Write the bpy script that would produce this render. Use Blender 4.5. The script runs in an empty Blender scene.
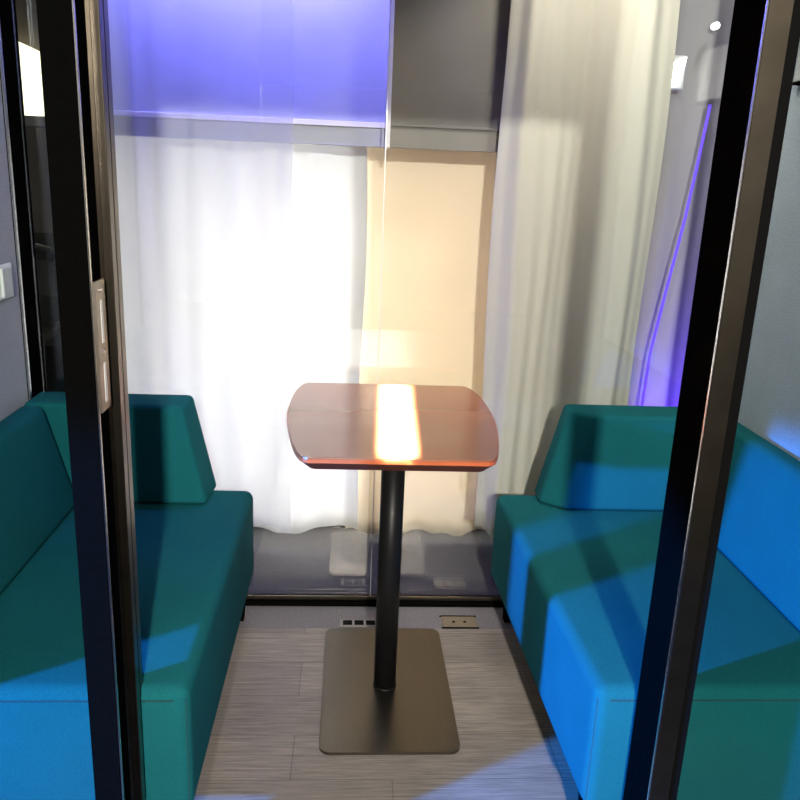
import bpy, bmesh, math, random
from mathutils import Vector, Matrix
random.seed(7)
S = bpy.context.scene
C = S.collection
PI = math.pi

# ------------------------------------------------------------------ helpers
def nm(name):
    m = bpy.data.materials.new(name); m.use_nodes = True
    n = m.node_tree.nodes; l = m.node_tree.links
    return m, n, l, n['Principled BSDF']

def basic(name, col, rough=.5, metal=0., noise=0., nscale=40., bump=0., spec=.5, coat=0.):
    m, n, l, b = nm(name)
    b.inputs['Roughness'].default_value = rough
    b.inputs['Metallic'].default_value = metal
    b.inputs['Specular IOR Level'].default_value = spec
    b.inputs['Coat Weight'].default_value = coat
    tc = n.new('ShaderNodeTexCoord'); tx = n.new('ShaderNodeTexNoise')
    tx.inputs['Scale'].default_value = nscale; tx.inputs['Detail'].default_value = 4
    l.new(tc.outputs['Object'], tx.inputs['Vector'])
    r = n.new('ShaderNodeValToRGB')
    r.color_ramp.elements[0].position = .3; r.color_ramp.elements[1].position = .7
    r.color_ramp.elements[0].color = (*[c * (1 - noise) for c in col], 1)
    r.color_ramp.elements[1].color = (*[min(1, c * (1 + noise)) for c in col], 1)
    l.new(tx.outputs['Fac'], r.inputs['Fac']); l.new(r.outputs['Color'], b.inputs['Base Color'])
    if bump:
        bp = n.new('ShaderNodeBump'); bp.inputs['Strength'].default_value = bump; bp.inputs['Distance'].default_value = .002
        l.new(tx.outputs['Fac'], bp.inputs['Height']); l.new(bp.outputs['Normal'], b.inputs['Normal'])
    return m

def emit(name, col, st):
    m, n, l, b = nm(name)
    b.inputs['Base Color'].default_value = (*col, 1)
    b.inputs['Emission Color'].default_value = (*col, 1); b.inputs['Emission Strength'].default_value = st
    return m

def fabric(name, col, scale=900., noise=.25, rough=.95, sheen=0.):
    m, n, l, b = nm(name)
    b.inputs['Roughness'].default_value = rough; b.inputs['Specular IOR Level'].default_value = .06
    b.inputs['Sheen Weight'].default_value = sheen; b.inputs['Sheen Roughness'].default_value = .5
    tc = n.new('ShaderNodeTexCoord')
    tx = n.new('ShaderNodeTexNoise'); tx.inputs['Scale'].default_value = scale; tx.inputs['Detail'].default_value = 2
    t2 = n.new('ShaderNodeTexNoise'); t2.inputs['Scale'].default_value = 6; t2.inputs['Detail'].default_value = 3
    l.new(tc.outputs['Object'], tx.inputs['Vector']); l.new(tc.outputs['Object'], t2.inputs['Vector'])
    r = n.new('ShaderNodeValToRGB')
    r.color_ramp.elements[0].position = .35; r.color_ramp.elements[1].position = .65
    r.color_ramp.elements[0].color = (*[c * (1 - noise) for c in col], 1)
    r.color_ramp.elements[1].color = (*[min(1, c * (1 + noise)) for c in col], 1)
    l.new(tx.outputs['Fac'], r.inputs['Fac'])
    mx = n.new('ShaderNodeMix'); mx.data_type = 'RGBA'; mx.blend_type = 'MULTIPLY'; mx.inputs['Factor'].default_value = .25
    l.new(r.outputs['Color'], mx.inputs['A']); l.new(t2.outputs['Fac'], mx.inputs['B'])
    l.new(mx.outputs['Result'], b.inputs['Base Color'])
    bp = n.new('ShaderNodeBump'); bp.inputs['Strength'].default_value = .25; bp.inputs['Distance'].default_value = .0015
    l.new(tx.outputs['Fac'], bp.inputs['Height']); l.new(bp.outputs['Normal'], b.inputs['Normal'])
    return m

def cloth(name, col, transl=.3, sheer=0., nscale=300.):
    m, n, l, b = nm(name)
    out = n['Material Output']
    b.inputs['Roughness'].default_value = .95; b.inputs['Specular IOR Level'].default_value = .1
    tc = n.new('ShaderNodeTexCoord'); tx = n.new('ShaderNodeTexNoise'); tx.inputs['Scale'].default_value = nscale
    l.new(tc.outputs['Object'], tx.inputs['Vector'])
    r = n.new('ShaderNodeValToRGB')
    r.color_ramp.elements[0].color = (*[c * .94 for c in col], 1); r.color_ramp.elements[1].color = (*col, 1)
    l.new(tx.outputs['Fac'], r.inputs['Fac']); l.new(r.outputs['Color'], b.inputs['Base Color'])
    t = n.new('ShaderNodeBsdfTranslucent'); l.new(r.outputs['Color'], t.inputs['Color'])
    mx = n.new('ShaderNodeMixShader'); mx.inputs['Fac'].default_value = transl
    l.new(b.outputs['BSDF'], mx.inputs[1]); l.new(t.outputs['BSDF'], mx.inputs[2])
    last = mx
    if sheer:
        tr = n.new('ShaderNodeBsdfTransparent'); m2 = n.new('ShaderNodeMixShader'); m2.inputs['Fac'].default_value = sheer
        l.new(mx.outputs['Shader'], m2.inputs[1]); l.new(tr.outputs['BSDF'], m2.inputs[2]); last = m2
    l.new(last.outputs['Shader'], out.inputs['Surface'])
    return m

def glass(name, tint=(.97, .985, .98), f0=.05):
    """clear pane: straight transmission plus a mirror reflection that grows with angle (Schlick)"""
    m, n, l, b = nm(name)
    out = n['Material Output']; n.remove(b)
    g = n.new('ShaderNodeNewGeometry')
    d = n.new('ShaderNodeVectorMath'); d.operation = 'DOT_PRODUCT'
    l.new(g.outputs['Incoming'], d.inputs[0]); l.new(g.outputs['Normal'], d.inputs[1])
    a = n.new('ShaderNodeMath'); a.operation = 'ABSOLUTE'; l.new(d.outputs['Value'], a.inputs[0])
    s = n.new('ShaderNodeMath'); s.operation = 'SUBTRACT'; s.inputs[0].default_value = 1; l.new(a.outputs[0], s.inputs[1])
    p = n.new('ShaderNodeMath'); p.operation = 'POWER'; l.new(s.outputs[0], p.inputs[0]); p.inputs[1].default_value = 5
    k = n.new('ShaderNodeMath'); k.operation = 'MULTIPLY_ADD'; l.new(p.outputs[0], k.inputs[0])
    k.inputs[1].default_value = 1 - f0; k.inputs[2].default_value = f0
    t = n.new('ShaderNodeBsdfTransparent'); t.inputs['Color'].default_value = (*tint, 1)
    gl = n.new('ShaderNodeBsdfGlossy'); gl.inputs['Roughness'].default_value = 0
    mx = n.new('ShaderNodeMixShader'); l.new(k.outputs[0], mx.inputs['Fac'])
    l.new(t.outputs[0], mx.inputs[1]); l.new(gl.outputs[0], mx.inputs[2]); l.new(mx.outputs[0], out.inputs['Surface'])
    return m

def link(name, bm, mat, parent=None, smooth=False):
    me = bpy.data.meshes.new(name)
    if parent is not None:
        bmesh.ops.translate(bm, verts=bm.verts, vec=-Vector(parent['_o']))
    bmesh.ops.recalc_face_normals(bm, faces=bm.faces)
    bm.to_mesh(me); bm.free()
    for f in me.polygons: f.use_smooth = smooth
    o = bpy.data.objects.new(name, me); C.objects.link(o)
    me.materials.append(mat)
    if parent is not None:
        o.parent = parent; o['_o'] = tuple(parent['_o'])
    else:
        o['_o'] = (0., 0., 0.)
    return o

def tag(o, label=None, cat=None, group=None, kind=None):
    if label: o['label'] = label
    if cat: o['category'] = cat
    if group: o['group'] = group
    if kind: o['kind'] = kind
    return o

def thing(name, label, cat, loc, group=None):
    o = bpy.data.objects.new(name, None); C.objects.link(o); o.empty_display_size = .05
    o.location = loc; o['_o'] = tuple(loc)
    return tag(o, label, cat, group)

def struct(name, bm, mat, parent=None, smooth=False):
    o = link(name, bm, mat, parent, smooth)
    if parent is None: o['kind'] = 'structure'
    return o

def bx(x0, x1, y0, y1, z0, z1, bev=0., seg=3, bm=None):
    t = bmesh.new()
    bmesh.ops.create_cube(t, size=1)
    for v in t.verts:
        v.co = Vector(((x0 + x1) / 2 + v.co.x * (x1 - x0), (y0 + y1) / 2 + v.co.y * (y1 - y0), (z0 + z1) / 2 + v.co.z * (z1 - z0)))
    if bev: bmesh.ops.bevel(t, geom=list(t.edges), offset=bev, segments=seg, profile=.5, affect='EDGES')
    return merge(bm, t)

def merge(bm, t):
    if bm is None: return t
    me = bpy.data.meshes.new('tmp'); t.to_mesh(me); t.free(); bm.from_mesh(me); bpy.data.meshes.remove(me)
    return bm

def loft(bottom, top, bev=0., seg=3, bm=None):
    """solid between two matching closed loops of 3D points"""
    t = bmesh.new(); n = len(bottom)
    a = [t.verts.new(p) for p in bottom]; b = [t.verts.new(p) for p in top]
    t.faces.new(a); t.faces.new(b[::-1])
    for i in range(n): t.faces.new((a[i], b[i], b[(i + 1) % n], a[(i + 1) % n]))
    bmesh.ops.recalc_face_normals(t, faces=t.faces)
    if bev: bmesh.ops.bevel(t, geom=list(t.edges), offset=bev, segments=seg, profile=.5, affect='EDGES')
    return merge(bm, t)

def tube(pts, r, n=10, bm=None):
    t = bmesh.new(); rings = []
    P = [Vector(p) for p in pts]
    for i, p in enumerate(P):
        d = (P[min(i + 1, len(P) - 1)] - P[max(i - 1, 0)]).normalized()
        u = d.orthogonal().normalized() if i == 0 else (pu - d * pu.dot(d)).normalized()
        pu = u; w = d.cross(u)
        rings.append([t.verts.new(p + r * (math.cos(2 * PI * k / n) * u + math.sin(2 * PI * k / n) * w)) for k in range(n)])
    for a, b in zip(rings, rings[1:]):
        for k in range(n): t.faces.new((a[k], a[(k + 1) % n], b[(k + 1) % n], b[k]))
    t.faces.new(rings[0][::-1]); t.faces.new(rings[-1])
    return merge(bm, t)

def rrect(w, d, r, seg=6, cx=0, cy=0, z=0):
    pts = []
    for sx, sy, a0 in ((1, 1, 0), (-1, 1, PI / 2), (-1, -1, PI), (1, -1, 1.5 * PI)):
        for k in range(seg + 1):
            a = a0 + PI / 2 * k / seg
            pts.append((cx + sx * (w - r) + r * math.cos(a), cy + sy * (d - r) + r * math.sin(a), z))
    return pts

def drape(x0, x1, y, z0, z1, folds, hem=.01, nx=220, nz=26, flare=.0, skew=0., thick=.003):
    """hanging cloth: folds = list of (amplitude, cycles, phase); grows deeper towards the hem"""
    t = bmesh.new(); rows = []
    for side in (0, 1):
        g = []
        for j in range(nz + 1):
            v = j / nz; z = z1 + (z0 - z1) * v; row = []
            for i in range(nx + 1):
                u = i / nx
                dy = sum(a * math.sin(2 * PI * (c * u + p + .05 * math.sin(3 * v + 7 * p))) for a, c, p in folds) * (.75 + .35 * v)
                x = x0 + (x1 - x0) * u + flare * (u - .5) * v + skew * v + .006 * math.sin(9 * v + 11 * u)
                zz = z + hem * (math.sin(2 * PI * (2.3 * u + .2)) + .6 * math.sin(2 * PI * (5.1 * u))) * max(0, v - .8) / .2
                row.append(t.verts.new((x, y + dy + side * thick, zz)))
            g.append(row)
        rows.append(g)
    for g in rows:
        for j in range(nz):
            for i in range(nx): t.faces.new((g[j][i], g[j][i + 1], g[j + 1][i + 1], g[j + 1][i]))
    a, b = rows
    for j in range(nz):
        for i in (0, nx): t.faces.new((a[j][i], a[j + 1][i], b[j + 1][i], b[j][i]))
    for i in range(nx):
        for j in (0, nz): t.faces.new((a[j][i], a[j][i + 1], b[j][i + 1], b[j][i]))
    return t

# ------------------------------------------------------------------ materials
TEAL = fabric('teal_wool', (.009, .122, .136))
TEAL_SEAM = basic('teal_seam', (.006, .05, .06), .9)
BLACK = basic('black_powder_coat', (.0025, .0025, .0024), .5, 0, .1, 60, spec=.0)
BRONZE_DARK = basic('dimmed_bronze_lining', (.085, .072, .055), .3, 1., .12, 18)  # same bronze, darkened to dim what the left lining reflects
BLACK_RUBBER = basic('black_rubber', (.003, .003, .003), .7, spec=.05)
BRONZE = basic('bronze_anodised_aluminium', (.17, .145, .11), .30, 1., .12, 18)
SILVER = basic('bare_aluminium', (.62, .60, .58), .25, 1., .05, 30)
STRIKE = basic('satin_steel', (.30, .265, .22), .35, .9, .08, 80)
FELT_L = fabric('grey_acoustic_felt', (.36, .355, .40), 260., .16, 1., .1)
FELT_R = fabric('blue_grey_acoustic_felt', (.36, .41, .47), 260., .16, 1., .1)
PLASTIC = basic('white_plastic', (.72, .72, .70), .35, 0, .02)
GLASS = glass('clear_glass', f0=.09)
GLASS_F = glass('front_glass', (.93, .96, .95), f0=.04)
PLATE = basic('bronze_grey_steel', (.105, .093, .077), .30, .95, .06, 200)
STEEL_BLACK = basic('black_steel_tube', (.007, .0065, .006), .42, 0, .1, 30, spec=.2)
WHITE_CURTAIN = cloth('white_curtain', (.88, .88, .89), .42)
SHEER_CURTAIN = cloth('white_voile', (.84, .85, .90), .35, .80)
CREAM_CURTAIN = cloth('cream_curtain', (.82, .77, .68), .25)
PEACH_CURTAIN = cloth('peach_beige_panel', (.92, .82, .66), .22, 0, 5.)
GREY_CURTAIN = cloth('grey_drape', (.50, .47, .48), .15)
TAUPE = basic('taupe_unlit_board', (.25, .225, .20), .6, 0, .06, 8)  # darker tone stands for the side without violet light
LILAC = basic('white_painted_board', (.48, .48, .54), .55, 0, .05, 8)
IVORY = basic('ivory_trim', (.80, .74, .66), .45, 0, .03)
HALL = basic('dark_hall_wall', (.05, .048, .044), .8, 0, .15, 3)
HALL_FLOOR = basic('dark_hall_carpet', (.017, .016, .020), .9, 0, .3, 60, .3)

def wood():
    m, n, l, b = nm('cherry_veneer')
    b.inputs['Roughness'].default_value = .2; b.inputs['Coat Weight'].default_value = .4; b.inputs['Coat Roughness'].default_value = .12
    tc = n.new('ShaderNodeTexCoord'); mp = n.new('ShaderNodeMapping'); mp.inputs['Scale'].default_value = (.7, 5, 1); mp.inputs['Location'].default_value = (3.3, 7.7, 1.4)
    tx = n.new('ShaderNodeTexNoise'); tx.inputs['Scale'].default_value = 2.5; tx.inputs['Detail'].default_value = 1
    l.new(tc.outputs['Object'], mp.inputs['Vector']); l.new(mp.outputs['Vector'], tx.inputs['Vector'])
    r = n.new('ShaderNodeValToRGB')
    r.color_ramp.elements[0].position = .3; r.color_ramp.elements[1].position = .72
    r.color_ramp.elements[0].color = (.285, .072, .028, 1); r.color_ramp.elements[1].color = (.31, .080, .031, 1)
    l.new(tx.outputs['Fac'], r.inputs['Fac']); l.new(r.outputs['Color'], b.inputs['Base Color'])
    return m
WOOD = wood()
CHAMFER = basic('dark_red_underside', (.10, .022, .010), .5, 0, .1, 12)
EDGE = basic('orange_table_edge', (.55, .13, .045), .4, 0, .12, 12, coat=.3)  # brighter, more orange tone than the veneer on top

def vinyl():
    m, n, l, b = nm('grey_vinyl_plank')
    b.inputs['Roughness'].default_value = .55; b.inputs['Specular IOR Level'].default_value = .35
    tc = n.new('ShaderNodeTexCoord')
    br = n.new('ShaderNodeTexBrick'); br.inputs['Scale'].default_value = 1
    br.inputs['Brick Width'].default_value = .62; br.inputs['Row Height'].default_value = .15
    br.inputs['Mortar Size'].default_value = .0012; br.offset = .37
    br.inputs['Color1'].default_value = (.24, .215, .19, 1); br.inputs['Color2'].default_value = (.18, .163, .15, 1)
    br.inputs['Mortar'].default_value = (.12, .11, .10, 1)
    l.new(tc.outputs['Object'], br.inputs['Vector'])
    mp = n.new('ShaderNodeMapping'); mp.inputs['Scale'].default_value = (6, 150, 1)
    tx = n.new('ShaderNodeTexNoise'); tx.inputs['Scale'].default_value = 1.2; tx.inputs['Detail'].default_value = 6; tx.inputs['Roughness'].default_value = .7
    l.new(tc.outputs['Object'], mp.inputs['Vector']); l.new(mp.outputs['Vector'], tx.inputs['Vector'])
    r = n.new('ShaderNodeValToRGB')
    r.color_ramp.elements[0].position = .3; r.color_ramp.elements[1].position = .7
    r.color_ramp.elements[0].color = (.40, .385, .375, 1); r.color_ramp.elements[1].color = (1.4, 1.37, 1.34, 1)
    l.new(tx.outputs['Fac'], r.inputs['Fac'])
    mx = n.new('ShaderNodeMix'); mx.data_type = 'RGBA'; mx.blend_type = 'MULTIPLY'; mx.inputs['Factor'].default_value = .9
    l.new(br.outputs['Color'], mx.inputs['A']); l.new(r.outputs['Color'], mx.inputs['B'])
    l.new(mx.outputs['Result'], b.inputs['Base Color'])
    bp = n.new('ShaderNodeBump'); bp.inputs['Strength'].default_value = .2; bp.inputs['Distance'].default_value = .001
    l.new(tx.outputs['Fac'], bp.inputs['Height']); l.new(bp.outputs['Normal'], b.inputs['Normal'])
    return m
VINYL = vinyl()
CARPET = basic('grey_violet_carpet_strip', (.15, .14, .15), .95, 0, .35, 220, .4)

# ------------------------------------------------------------------ setting: the booth
YG = 2.275                      # back glazing
W = 1.0                         # half width inside
HD = 1.65                       # underside of unseen door header, lowered to block the key light and its reflection
struct('floor', bx(-1.06, 1.06, 1.10, 2.125, -.05, 0), VINYL)
struct('floor_edge', bx(-1.06, 1.06, 2.125, 2.30, -.05, 0), CARPET)
struct('floor_hall', bx(-4, 4, -4, 7, -.09, -.052), HALL_FLOOR)
struct('floor_behind_glass', bx(-1.06, 1.06, 2.30, 2.95, -.05, -.004), HALL_FLOOR)
struct('wall_left', bx(-W - .06, -W, 1.17, 2.17, 0, 2.2), FELT_L)
struct('wall_right', bx(W, W + .06, 1.17, 2.17, 0, 2.2), FELT_R)
struct('ceiling', bx(-1.06, 1.06, 1.10, 2.32, 2.2, 2.26), FELT_L)
# rear corner posts and rails
for i, sx in ((1, -1), (2, 1)):
    o = struct('trim_%d' % i, bx(*sorted((sx * W, sx * (W + .06))), 2.178, 2.31, 0, 2.2, .004, 2), BLACK)
    link('edge_strip', bx(*sorted((sx * (W - .006), sx * (W - .0005))), 2.172, 2.184, .01, 2.2, .001, 1), SILVER, o)
o = struct('trim_3', bx(-W, W, 2.25, 2.30, 0, .016, .002, 2), BLACK)
link('bead', bx(-W, W, 2.262, 2.268, .0165, .030, .001, 1), BRONZE, o)
struct('trim_4', bx(-W, W, 2.25, 2.30, 2.15, 2.2, .002, 2), BLACK)
SX = -.033
struct('window_1', bx(-W + .002, SX - .0016, YG, YG + .010, .017, 2.149), GLASS)
struct('window_2', bx(SX + .0016, W - .002, YG, YG + .010, .017, 2.149), GLASS)
struct('trim_5', bx(SX - .0013, SX + .0013, YG + .0005, YG + .0095, .017, 2.149), PLASTIC)

# door jambs
jl = struct('trim_6', bx(-.535, -.490, 1.15, 1.205, 0, 2.15, .0015, 2), BLACK)
jb = bx(-.530, -.4905, 1.206, 1.226, 0, 2.15, .001, 1)
jb = bx(-.530, -.478, 1.227, 1.249, 0, 2.15, .0015, 2, jb)
jb = bx(-.530, -.492, 1.250, 1.264, 0, 2.15, .001, 1, jb)
jb = bx(-.530, -.482, 1.265, 1.288, 0, 2.15, .0015, 2, jb)
link('bronze_lining', jb, BRONZE_DARK, jl)
link('bright_edge', bx(-.4895, -.4875, 1.1505, 1.156, 0, 2.15), SILVER, jl)
sp = bx(-.4895, -.4850, 1.158, 1.203, .955, 1.150, .001, 2)
spo = link('strike_plate', sp, STRIKE, jl)
for z0, z1 in ((1.058, 1.122), (.968, 1.028)):
    link('strike_slot', bx(-.4849, -.4838, 1.176, 1.186, z0, z1, .0003, 1), PLASTIC, spo)
for z in (1.136, 1.043):
    link('screw', tube([(-.4849, 1.181, z), (-.4838, 1.181, z)], .0035, 10), SILVER, spo)

jr = struct('trim_7', bx(.431, .468, 1.1515, 1.252, 0, 2.15, .0015, 2), BLACK)
link('bronze_face', bx(.4325, .468, 1.146, 1.151, 0, 2.15, .001, 1), BRONZE, jr)
link('bright_edge', bx(.4308, .4324, 1.146, 1.151, 0, 2.15), SILVER, jr)
link('gasket', bx(.4685, .486, 1.150, 1.25, 0, 2.15, .001, 1), BLACK_RUBBER, jr)
struct('trim_8', bx(-1.06, 1.06, 1.15, 1.25, 2.151, 2.2), BLACK)
struct('trim_9', bx(-.488, .43, 1.15, 1.25, HD, 2.15, .002, 1), BLACK)
struct('window_3', bx(-W, -.5355, 1.175, 1.183, .02, 2.15), GLASS_F)
struct('window_4', bx(.4865, W, 1.175, 1.183, .02, 2.15), GLASS_F)
struct('trim_10', bx(-W, -.5355, 1.16, 1.20, 0, .019), BLACK)
struct('trim_11', bx(.4865, W, 1.16, 1.20, 0, .019), BLACK)
for i, sx in ((12, -1), (13, 1)):
    struct('trim_%d' % i, bx(*sorted((sx * (W + .001), sx * (W + .06))), 1.11, 1.168, 0, 2.15, .003, 2), BLACK)

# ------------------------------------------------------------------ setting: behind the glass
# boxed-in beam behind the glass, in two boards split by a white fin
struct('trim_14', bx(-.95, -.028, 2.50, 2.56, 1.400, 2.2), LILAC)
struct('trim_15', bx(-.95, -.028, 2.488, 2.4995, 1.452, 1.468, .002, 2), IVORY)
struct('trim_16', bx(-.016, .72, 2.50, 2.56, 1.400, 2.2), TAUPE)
struct('trim_17', bx(-.016, .72, 2.492, 2.4995, 1.460, 1.468, .002, 2), TAUPE)
struct('trim_18', bx(-.0275, -.0165, 2.40, 2.56, 1.395, 2.2), IVORY)
struct('ceiling_hall', bx(-4, 4, -4, 7, 3.2, 3.3), HALL)
struct('wall_back', bx(-4, 4, 6.2, 6.3, -.05, 3.2), HALL)
struct('wall_hall_left', bx(-4.1, -4, -4, 6.3, -.05, 3.2), HALL)
struct('wall_hall_right', bx(4, 4.1, -4, 6.3, -.05, 3.2), HALL)
struct('wall_front', bx(-4, 4, -4.1, -4, -.05, 3.2), HALL)

def curtain(name, label, bm, mat, group=None):
    o = link(name, bm, mat, None, True)
    return tag(o, label, 'curtain', group)

curtain('curtain', 'bright white curtain hanging low behind the left glass, below the lilac board',
        drape(-.93, -.075, 2.66, .075, 1.62, [(.020, 2.2, .1), (.010, 5.3, .4), (.004, 9.1, .7)], .012), WHITE_CURTAIN)
curtain('sheer_curtain', 'full height sheer voile hanging before the violet lit board at left',
        drape(-.86, -.30, 2.42, .185, 2.19, [(.014, 2.6, .2), (.007, 6.2, .55), (.003, 11, .3)], .01), SHEER_CURTAIN)
curtain('beige_curtain', 'flat peach beige fabric panel behind the table, between white and cream curtains',
        drape(-.12, .48, 2.74, .03, 1.62, [(.003, 1.3, .2), (.002, 3.1, .5)], .010), PEACH_CURTAIN)
curtain('curtain', 'cream curtain in soft vertical folds behind the right glass',
        drape(.305, .80, 2.42, .185, 2.19, [(.030, 1.7, .456), (.006, 4.4, .1), (.003, 9.7, .6)], .012, flare=-.01), CREAM_CURTAIN)
curtain('drape', 'grey drape lit violet at far right beside the cream curtain',
        drape(.72, 1.75, 2.95, -.003, 2.6, [(.03, 4.2, .3), (.012, 9.3, .1)], .008), GREY_CURTAIN)

# added glowing pane behind the curtains, brightening them from behind
o = struct('backlight_pane', bx(-.90, .44, 2.86, 2.866, .06, 1.40), emit('backlight', (1., .97, .94), 5.3))
fr = bx(-.95, -.90, 2.84, 2.88, 0, 1.46); fr = bx(.44, .47, 2.84, 2.88, 0, 1.46, bm=fr)
fr = bx(-.95, .47, 2.84, 2.88, 1.401, 1.46, bm=fr); fr = bx(-.95, .47, 2.84, 2.88, 0, .059, bm=fr)
link('backlight_frame', fr, BLACK, o)
# ------------------------------------------------------------------ table
TC = (-.005, 1.845, 0.)
t = thing('pedestal_table', 'cherry topped pedestal table on a flat rectangular steel foot between the sofas', 'table', TC)
half = [(.190, -.306), (.205, -.292), (.222, -.235), (.240, -.13), (.2535, -.02), (.2565, .06), (.2545, .16), (.2475, .235), (.235, .292), (.222, .318)]
def spline(p, k=5):
    out = []
    for i in range(len(p) - 1):
        p0 = p[max(0, i - 1)]; p1 = p[i]; p2 = p[i + 1]; p3 = p[min(len(p) - 1, i + 2)]
        for j in range(k):
            s = j / k
            out.append(tuple(.5 * (2 * p1[d] + (p2[d] - p0[d]) * s + (2 * p0[d] - 5 * p1[d] + 4 * p2[d] - p3[d]) * s * s + (3 * p1[d] - p0[d] - 3 * p2[d] + p3[d]) * s ** 3) for d in (0, 1)))
    return out + [p[-1]]
H = spline(half)
loop = H + [(-x, y) for x, y in reversed(H)]
TCX, TCY = -.012, 1.855
def ring(z, k=1., off=0.):
    r = []
    for x, y in loop:
        d = math.hypot(x, y); s = (d + off) / d
        r.append((TCX + x * s, TCY + y * s, z))
    return r
def slab(lo, hi):
    # closed board whose faces run straight across from side to side
    tb = bmesh.new(); n = len(lo); h = n // 2
    a = [tb.verts.new(p) for p in lo]; b = [tb.verts.new(p) for p in hi]
    for i in range(n): tb.faces.new((a[i], b[i], b[(i + 1) % n], a[(i + 1) % n]))
    for q in (a, b):
        for i in range(h - 1): tb.faces.new((q[i], q[i + 1], q[n - 2 - i], q[n - 1 - i]))
    return tb
top = link('tabletop', slab(ring(.7465, 1, -.001), ring(.750, 1, -.002)), WOOD, t)
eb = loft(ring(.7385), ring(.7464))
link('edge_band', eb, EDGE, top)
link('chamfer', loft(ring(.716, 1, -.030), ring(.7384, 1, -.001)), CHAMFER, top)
link('mounting_plate', bx(-.10, .10, 1.75, 1.95, .709, .7155, .001, 1), STEEL_BLACK, t)
link('column', tube([(-.004, 1.838, .0085), (-.004, 1.838, .709)], .0295, 40), STEEL_BLACK, t, True)
pl = loft(rrect(.169, .267, .028, 8, 0, 1.845, .0005), rrect(.169, .267, .028, 8, 0, 1.845, .0080), 0)
bp = link('base_plate', pl, PLATE, t)
link('weld_collar', tube([(-.004, 1.838, .0081), (-.004, 1.838, .0125)], .0315, 40), STEEL_BLACK, t, True)

# ------------------------------------------------------------------ sofas
def sofa(sx, label, x0, xf, chamfer):
    loc = (sx * .70, 1.74, 0)
    r = thing('sofa', label, 'sofa', loc, None)
    X = lambda a: sx * a
    def box(xa, xb, *a, **k): return bx(*sorted((X(xa), X(xb))), *a, **k)
    Y0, Y1 = 1.262, 2.232
    # seat block with softly crowned top
    s = loft([(X(a), b, .128) for a, b in ((x0, Y0), (xf, Y1), (.992, Y1), (.992, Y0))],
             [(X(a), b, .404) for a, b in ((x0, Y0), (xf, Y1), (.992, Y1), (.992, Y0))], .026, 5)
    seat = link('seat', s, TEAL, r, True)
    link('seam', tube([(X(x0 + .028), Y0 - .0004, .381), (X(.97), Y0 - .0004, .381)], .0016, 6), TEAL_SEAM, seat)
    link('seam', tube([(X(x0 + .007), Y0 + .009, .15), (X(x0 + .007), Y0 + .009, .38)], .0012, 6), TEAL_SEAM, seat)
    # leaning backrest against the side wall
    prof = [(.852, .4045), (.930, .690), (.992, .690), (.992, .4045)]
    b = loft([(X(a), Y0 + .004, z) for a, z in prof], [(X(a), 2.095, z) for a, z in prof], .020, 5)
    link('backrest', b, TEAL, r, True)
    # tall arm at the glass end, its free edge sloping
    if chamfer:
        lo = [(.516, 2.098), (.446, 2.150), (.452, 2.236), (.992, 2.236), (.992, 2.098)]
        hi = [(.580, 2.108), (.515, 2.155), (.520, 2.236), (.992, 2.236), (.992, 2.108)]
    else:
        lo = [(.508, 2.098), (.498, 2.236), (.992, 2.236), (.992, 2.098)]
        hi = [(.572, 2.108), (.562, 2.236), (.992, 2.236), (.992, 2.108)]
    a = loft([(X(p), q, .4045) for p, q in lo], [(X(p), q, .690) for p, q in hi], .014, 5)
    link('armrest', a, TEAL, r, True)
    for lx in (x0 + .035, .945):
        for ly in (Y0 + .06, Y1 - .06):
            lg = loft([(X(lx + p), ly + q, .0005) for p, q in ((-.013, -.013), (.013, -.013), (.013, .013), (-.013, .013))],
                      [(X(lx + p), ly + q, .1275) for p, q in ((-.02, -.02), (.02, -.02), (.02, .02), (-.02, .02))], .002, 2)
            link('leg', lg, BLACK, r)
    return r
sofa(-1, 'teal upholstered booth sofa along the left felt wall, at left of the table', .396, .392, False)
sofa(1, 'teal upholstered booth sofa along the right wall, glowing blue on its front', .358, .335, True)

# ------------------------------------------------------------------ small things
# floor sockets near the glass
fo = thing('floor_socket', 'tan hinged floor socket lid set in the floor, right of the table foot', 'socket', (.239, 2.160, 0))
link('lid', bx(.186, .292, 2.128, 2.190, .0006, .004, .001, 2), basic('tan_metal', (.21, .175, .125), .45, .5, .06, 60), fo)
for y in (2.1245, 2.1905):
    link('frame_bar', bx(.182, .296, y, y + .003, .0006, .005, .0006, 1), BLACK, fo)
for x in (.222, .256):
    link('finger_hole', tube([(x, 2.158, .0040), (x, 2.158, .0046)], .005, 14), BLACK_RUBBER, fo)
fs = thing('floor_socket', 'slim floor socket strip with dark inserts, left of the table column', 'socket', (-.07, 2.150, 0))
link('frame', bx(-.128, -.010, 2.132, 2.170, .0006, .0035, .001, 2), basic('grey_socket_frame', (.20, .185, .17), .5, .3), fs)
for x0 in (-.118, -.083, -.048):
    link('insert', bx(x0, x0 + .028, 2.138, 2.164, .0036, .0046, .0004, 1), BLACK_RUBBER, fs)

# light switch on left felt wall
sw = thing('light_switch', 'white rocker light switch mounted on the left felt wall', 'switch', (-W, 2.075, 1.02))
link('plate', bx(-W + .0005, -W + .009, 2.030, 2.118, .975, 1.062, .003, 2), PLASTIC, sw)
link('rocker', bx(-W + .0092, -W + .015, 2.052, 2.102, .985, 1.052, .002, 2), basic('switch_grey', (.50, .50, .49), .4), sw)
link('rocker_line', bx(-W + .0092, -W + .0165, 2.041, 2.047, .982, 1.055, .001, 1), basic('switch_shine', (.85, .85, .84), .15), sw)
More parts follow.
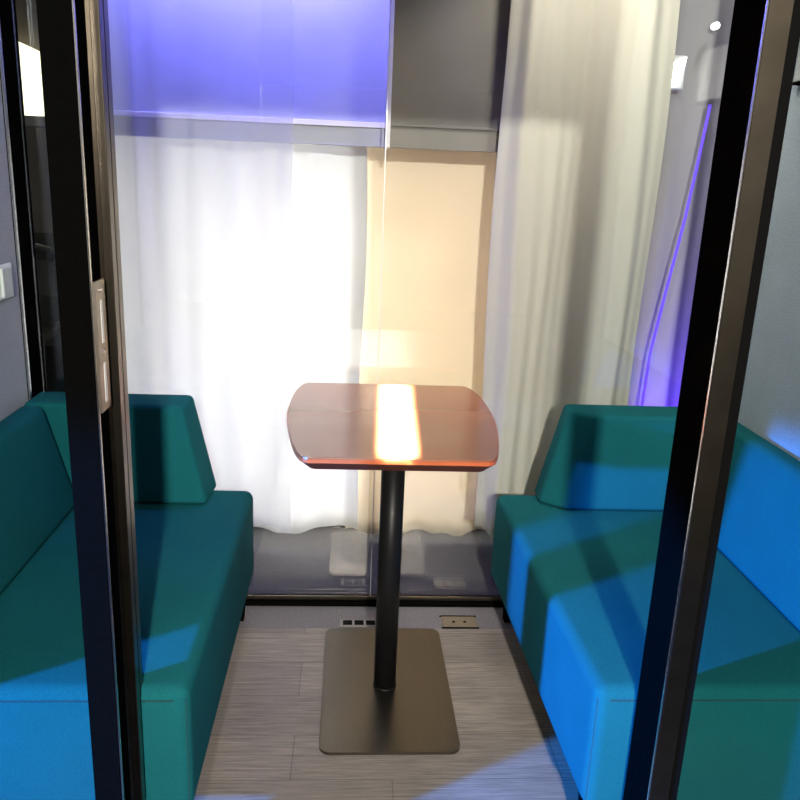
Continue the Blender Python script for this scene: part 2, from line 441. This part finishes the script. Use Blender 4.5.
# control panel high on the right wall
cp = thing('wall_panel', 'pale control panel high on the right felt wall', 'panel', (W, 1.99, 1.66))
link('housing', bx(W - .018, W - .0005, 1.88, 2.085, 1.585, 1.74, .003, 2), basic('pale_grey_plastic', (.40, .40, .41), .5), cp)
link('ledge', bx(W - .022, W - .0005, 1.88, 2.088, 1.578, 1.5845, .001, 1), BLACK, cp)

# far hall, seen past the left edge of the curtains
def arch(x0, x1, y0, y1, z0, zs, zt, n=14):
    f = [(x0, z0), (x1, z0)]
    for k in range(n + 1):
        a = PI * k / n
        f.append(((x0 + x1) / 2 + (x1 - x0) / 2 * math.cos(a), zs + (zt - zs) * math.sin(a)))
    return loft([(x, y0, z) for x, z in f], [(x, y1, z) for x, z in f])
ap = thing('lamp_or_reflection', 'glowing warm arched lamp on the dark far wall at upper left', 'lamp', (-2.35, 5.0, 1.6))
link('shade', arch(-2.98, -1.72, 5.02, 5.12, 1.58, 1.62, 2.03), emit('warm_glow', (1., .90, .66), 2.6), ap)
link('shelf_rim', bx(-3.2, -1.5, 4.98, 5.12, 1.52, 1.575, .004, 2), basic('grey_rim', (.25, .24, .22), .5), ap)
link('backboard', bx(-3.2, -1.5, 5.125, 5.16, .9, 2.6), basic('brown_board', (.12, .10, .08), .7, 0, .2, 5), ap)

ch = thing('chair', 'dim tubular chair standing in the dark hall at far left', 'chair', (-1.9, 4.3, -.052))
CHM = basic('dull_chrome', (.35, .35, .34), .3, .9); SEATM = basic('dark_seat', (.03, .028, .025), .7)
for x in (-2.10, -1.70):
    link('leg', tube([(x, 4.10, -.05), (x, 4.14, .42)], .012, 10), CHM, ch, True)
    link('leg', tube([(x, 4.52, -.05), (x, 4.47, .42)], .012, 10), CHM, ch, True)
link('seat', bx(-2.12, -1.68, 4.08, 4.50, .42, .47, .015, 3), SEATM, ch, True)
link('back_frame', tube([(-2.10, 4.47, .47), (-2.11, 4.52, .75)] + [(-1.90 - .21 * math.cos(a * PI / 10), 4.53, .78 + .10 * math.sin(a * PI / 10)) for a in range(11)] + [(-1.69, 4.52, .75), (-1.70, 4.47, .47)], .013, 10), CHM, ch, True)
link('backrest', bx(-2.06, -1.74, 4.50, 4.525, .60, .80, .01, 3), SEATM, ch, True)

# reflections in the glass, built as glowing shapes by the grey drape
wl = thing('lamp_or_reflection', 'lamp reflection built as a small glowing white rectangle before the grey drape at upper right', 'lamp', (.955, 2.86, 1.70))  # reflection of a hall lamp, built as a glowing plate
link('housing', bx(.944, 1.008, 2.865, 2.89, 1.645, 1.755, .004, 2), PLASTIC, wl)  # backing of the added reflection plate
link('reflected_glow', loft([(.948, 2.8645, 1.650), (.992, 2.8645, 1.660), (1.006, 2.8645, 1.750), (.952, 2.8645, 1.724)],
                      [(.948, 2.859, 1.650), (.992, 2.859, 1.660), (1.006, 2.859, 1.750), (.952, 2.859, 1.724)]), emit('reflection_white', (1, 1, .96), 6), wl)
dl = thing('spot_reflection', 'lamp reflection built as a small glowing white disc near the top of the grey drape', 'lamp', (1.095, 2.86, 1.853))  # reflected lamp dot, built as a glowing disc
link('reflected_glow', tube([(1.095, 2.86, 1.853), (1.095, 2.885, 1.853)], .012, 16), emit('reflection_dim', (1, 1, .95), 1.6), dl)
ls = thing('reflected_streak', 'violet reflected streak built as a glowing tube slanting down the grey drape', 'reflection', (1.07, 2.85, 1.0))  # violet smear reflected in the glass, built as a glowing tube
VIO = emit('violet_reflection', (.13, .05, 1.), .9)
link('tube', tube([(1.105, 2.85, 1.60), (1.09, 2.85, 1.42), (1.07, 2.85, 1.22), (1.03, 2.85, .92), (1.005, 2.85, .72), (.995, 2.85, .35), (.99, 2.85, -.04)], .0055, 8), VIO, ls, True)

# ------------------------------------------------------------------ lights
def aim(o, loc, tgt):
    o.location = loc
    o.rotation_euler = (Vector(tgt) - Vector(loc)).to_track_quat('-Z', 'Y').to_euler()
def spot(name, loc, tgt, col, w, ang, blend=.15, size=.05):
    d = bpy.data.lights.new(name, 'SPOT'); d.energy = w; d.color = col; d.spot_size = math.radians(ang); d.spot_blend = blend; d.shadow_soft_size = size
    o = bpy.data.objects.new(name, d); C.objects.link(o); aim(o, loc, tgt); return o
def area(name, loc, tgt, col, w, sx, sy, spread=180):
    d = bpy.data.lights.new(name, 'AREA'); d.shape = 'RECTANGLE'; d.size = sx; d.size_y = sy; d.energy = w; d.color = col; d.spread = math.radians(spread)
    o = bpy.data.objects.new(name, d); C.objects.link(o); aim(o, loc, tgt); return o

spot('key_light', (.095, -2.24, 2.1), (0, 2.4, .6), (1., .95, .87), 900, 50, .3, .07)
area('fill_light', (0, 1.7, 2.19), (0, 1.7, 0), (1., .95, .88), .6, 1.2, .5)
spot('blue_light', (-3.44, -.44, 1.40), (.66, 1.604, -.05), (.008, .24, 1.), 4300, 20.5, .2, .06)
area('violet_light', (-.44, 2.345, 2.14), (-.44, 2.56, 1.62), (.23, .225, 1.), 14, .70, .06, 95)
spot('violet_light', (1.15, 2.60, .35), (1.05, 2.95, .8), (.12, .04, 1.), 22, 120, .6, .05)
spot('drape_light', (1.2, 2.45, 2.5), (1.05, 2.95, 1.7), (1., .97, .95), 14, 90, .6, .05)
spot('drape_light', (.55, 1.9, 2.1), (.55, 2.42, 1.4), (1., .93, .82), 32, 100, .5, .1)
area('stripe_light', (-.112, -.7, 2.9), (.0, 1.864, .75), (1., .95, .86), 34, .057, .375, 1.)
spot('floor_light', (-.15, -1.3, 3.0), (.0, 1.62, 0), (1., .92, .80), 190, 17, .5, .06)
area('hall_light', (1.5, -2.2, 3.17), (.4, 1.2, 1.2), (1., .85, .62), 10, 1.2, .5)

w = bpy.data.worlds.new('world'); S.world = w; w.use_nodes = True
w.node_tree.nodes['Background'].inputs[0].default_value = (.5, .5, .55, 1)
w.node_tree.nodes['Background'].inputs[1].default_value = .05

# ------------------------------------------------------------------ camera
cd = bpy.data.cameras.new('camera'); co = bpy.data.objects.new('camera', cd); C.objects.link(co)
cd.sensor_width = 36; cd.sensor_fit = 'HORIZONTAL'; cd.lens = 794.76 / 800 * 36; cd.clip_start = .02
F = Vector((.06707308, .96118983, -.26761037)); R = Vector((.99746322, -.05818848, .04100273)); U = Vector((-.02383956, .26968168, .96265439))
M = Matrix.Identity(4)
for i in range(3): M[i][0] = R[i]; M[i][1] = U[i]; M[i][2] = -F[i]; M[i][3] = (-.12313, 0, 1.30938)[i]
co.matrix_world = M
S.camera = co
for o in list(bpy.data.objects):
    if '_o' in o: del o['_o']
S.view_settings.view_transform = 'Standard'; S.view_settings.look = 'None'; S.view_settings.exposure = 0; S.view_settings.gamma = 1
S.view_settings.use_curve_mapping = False
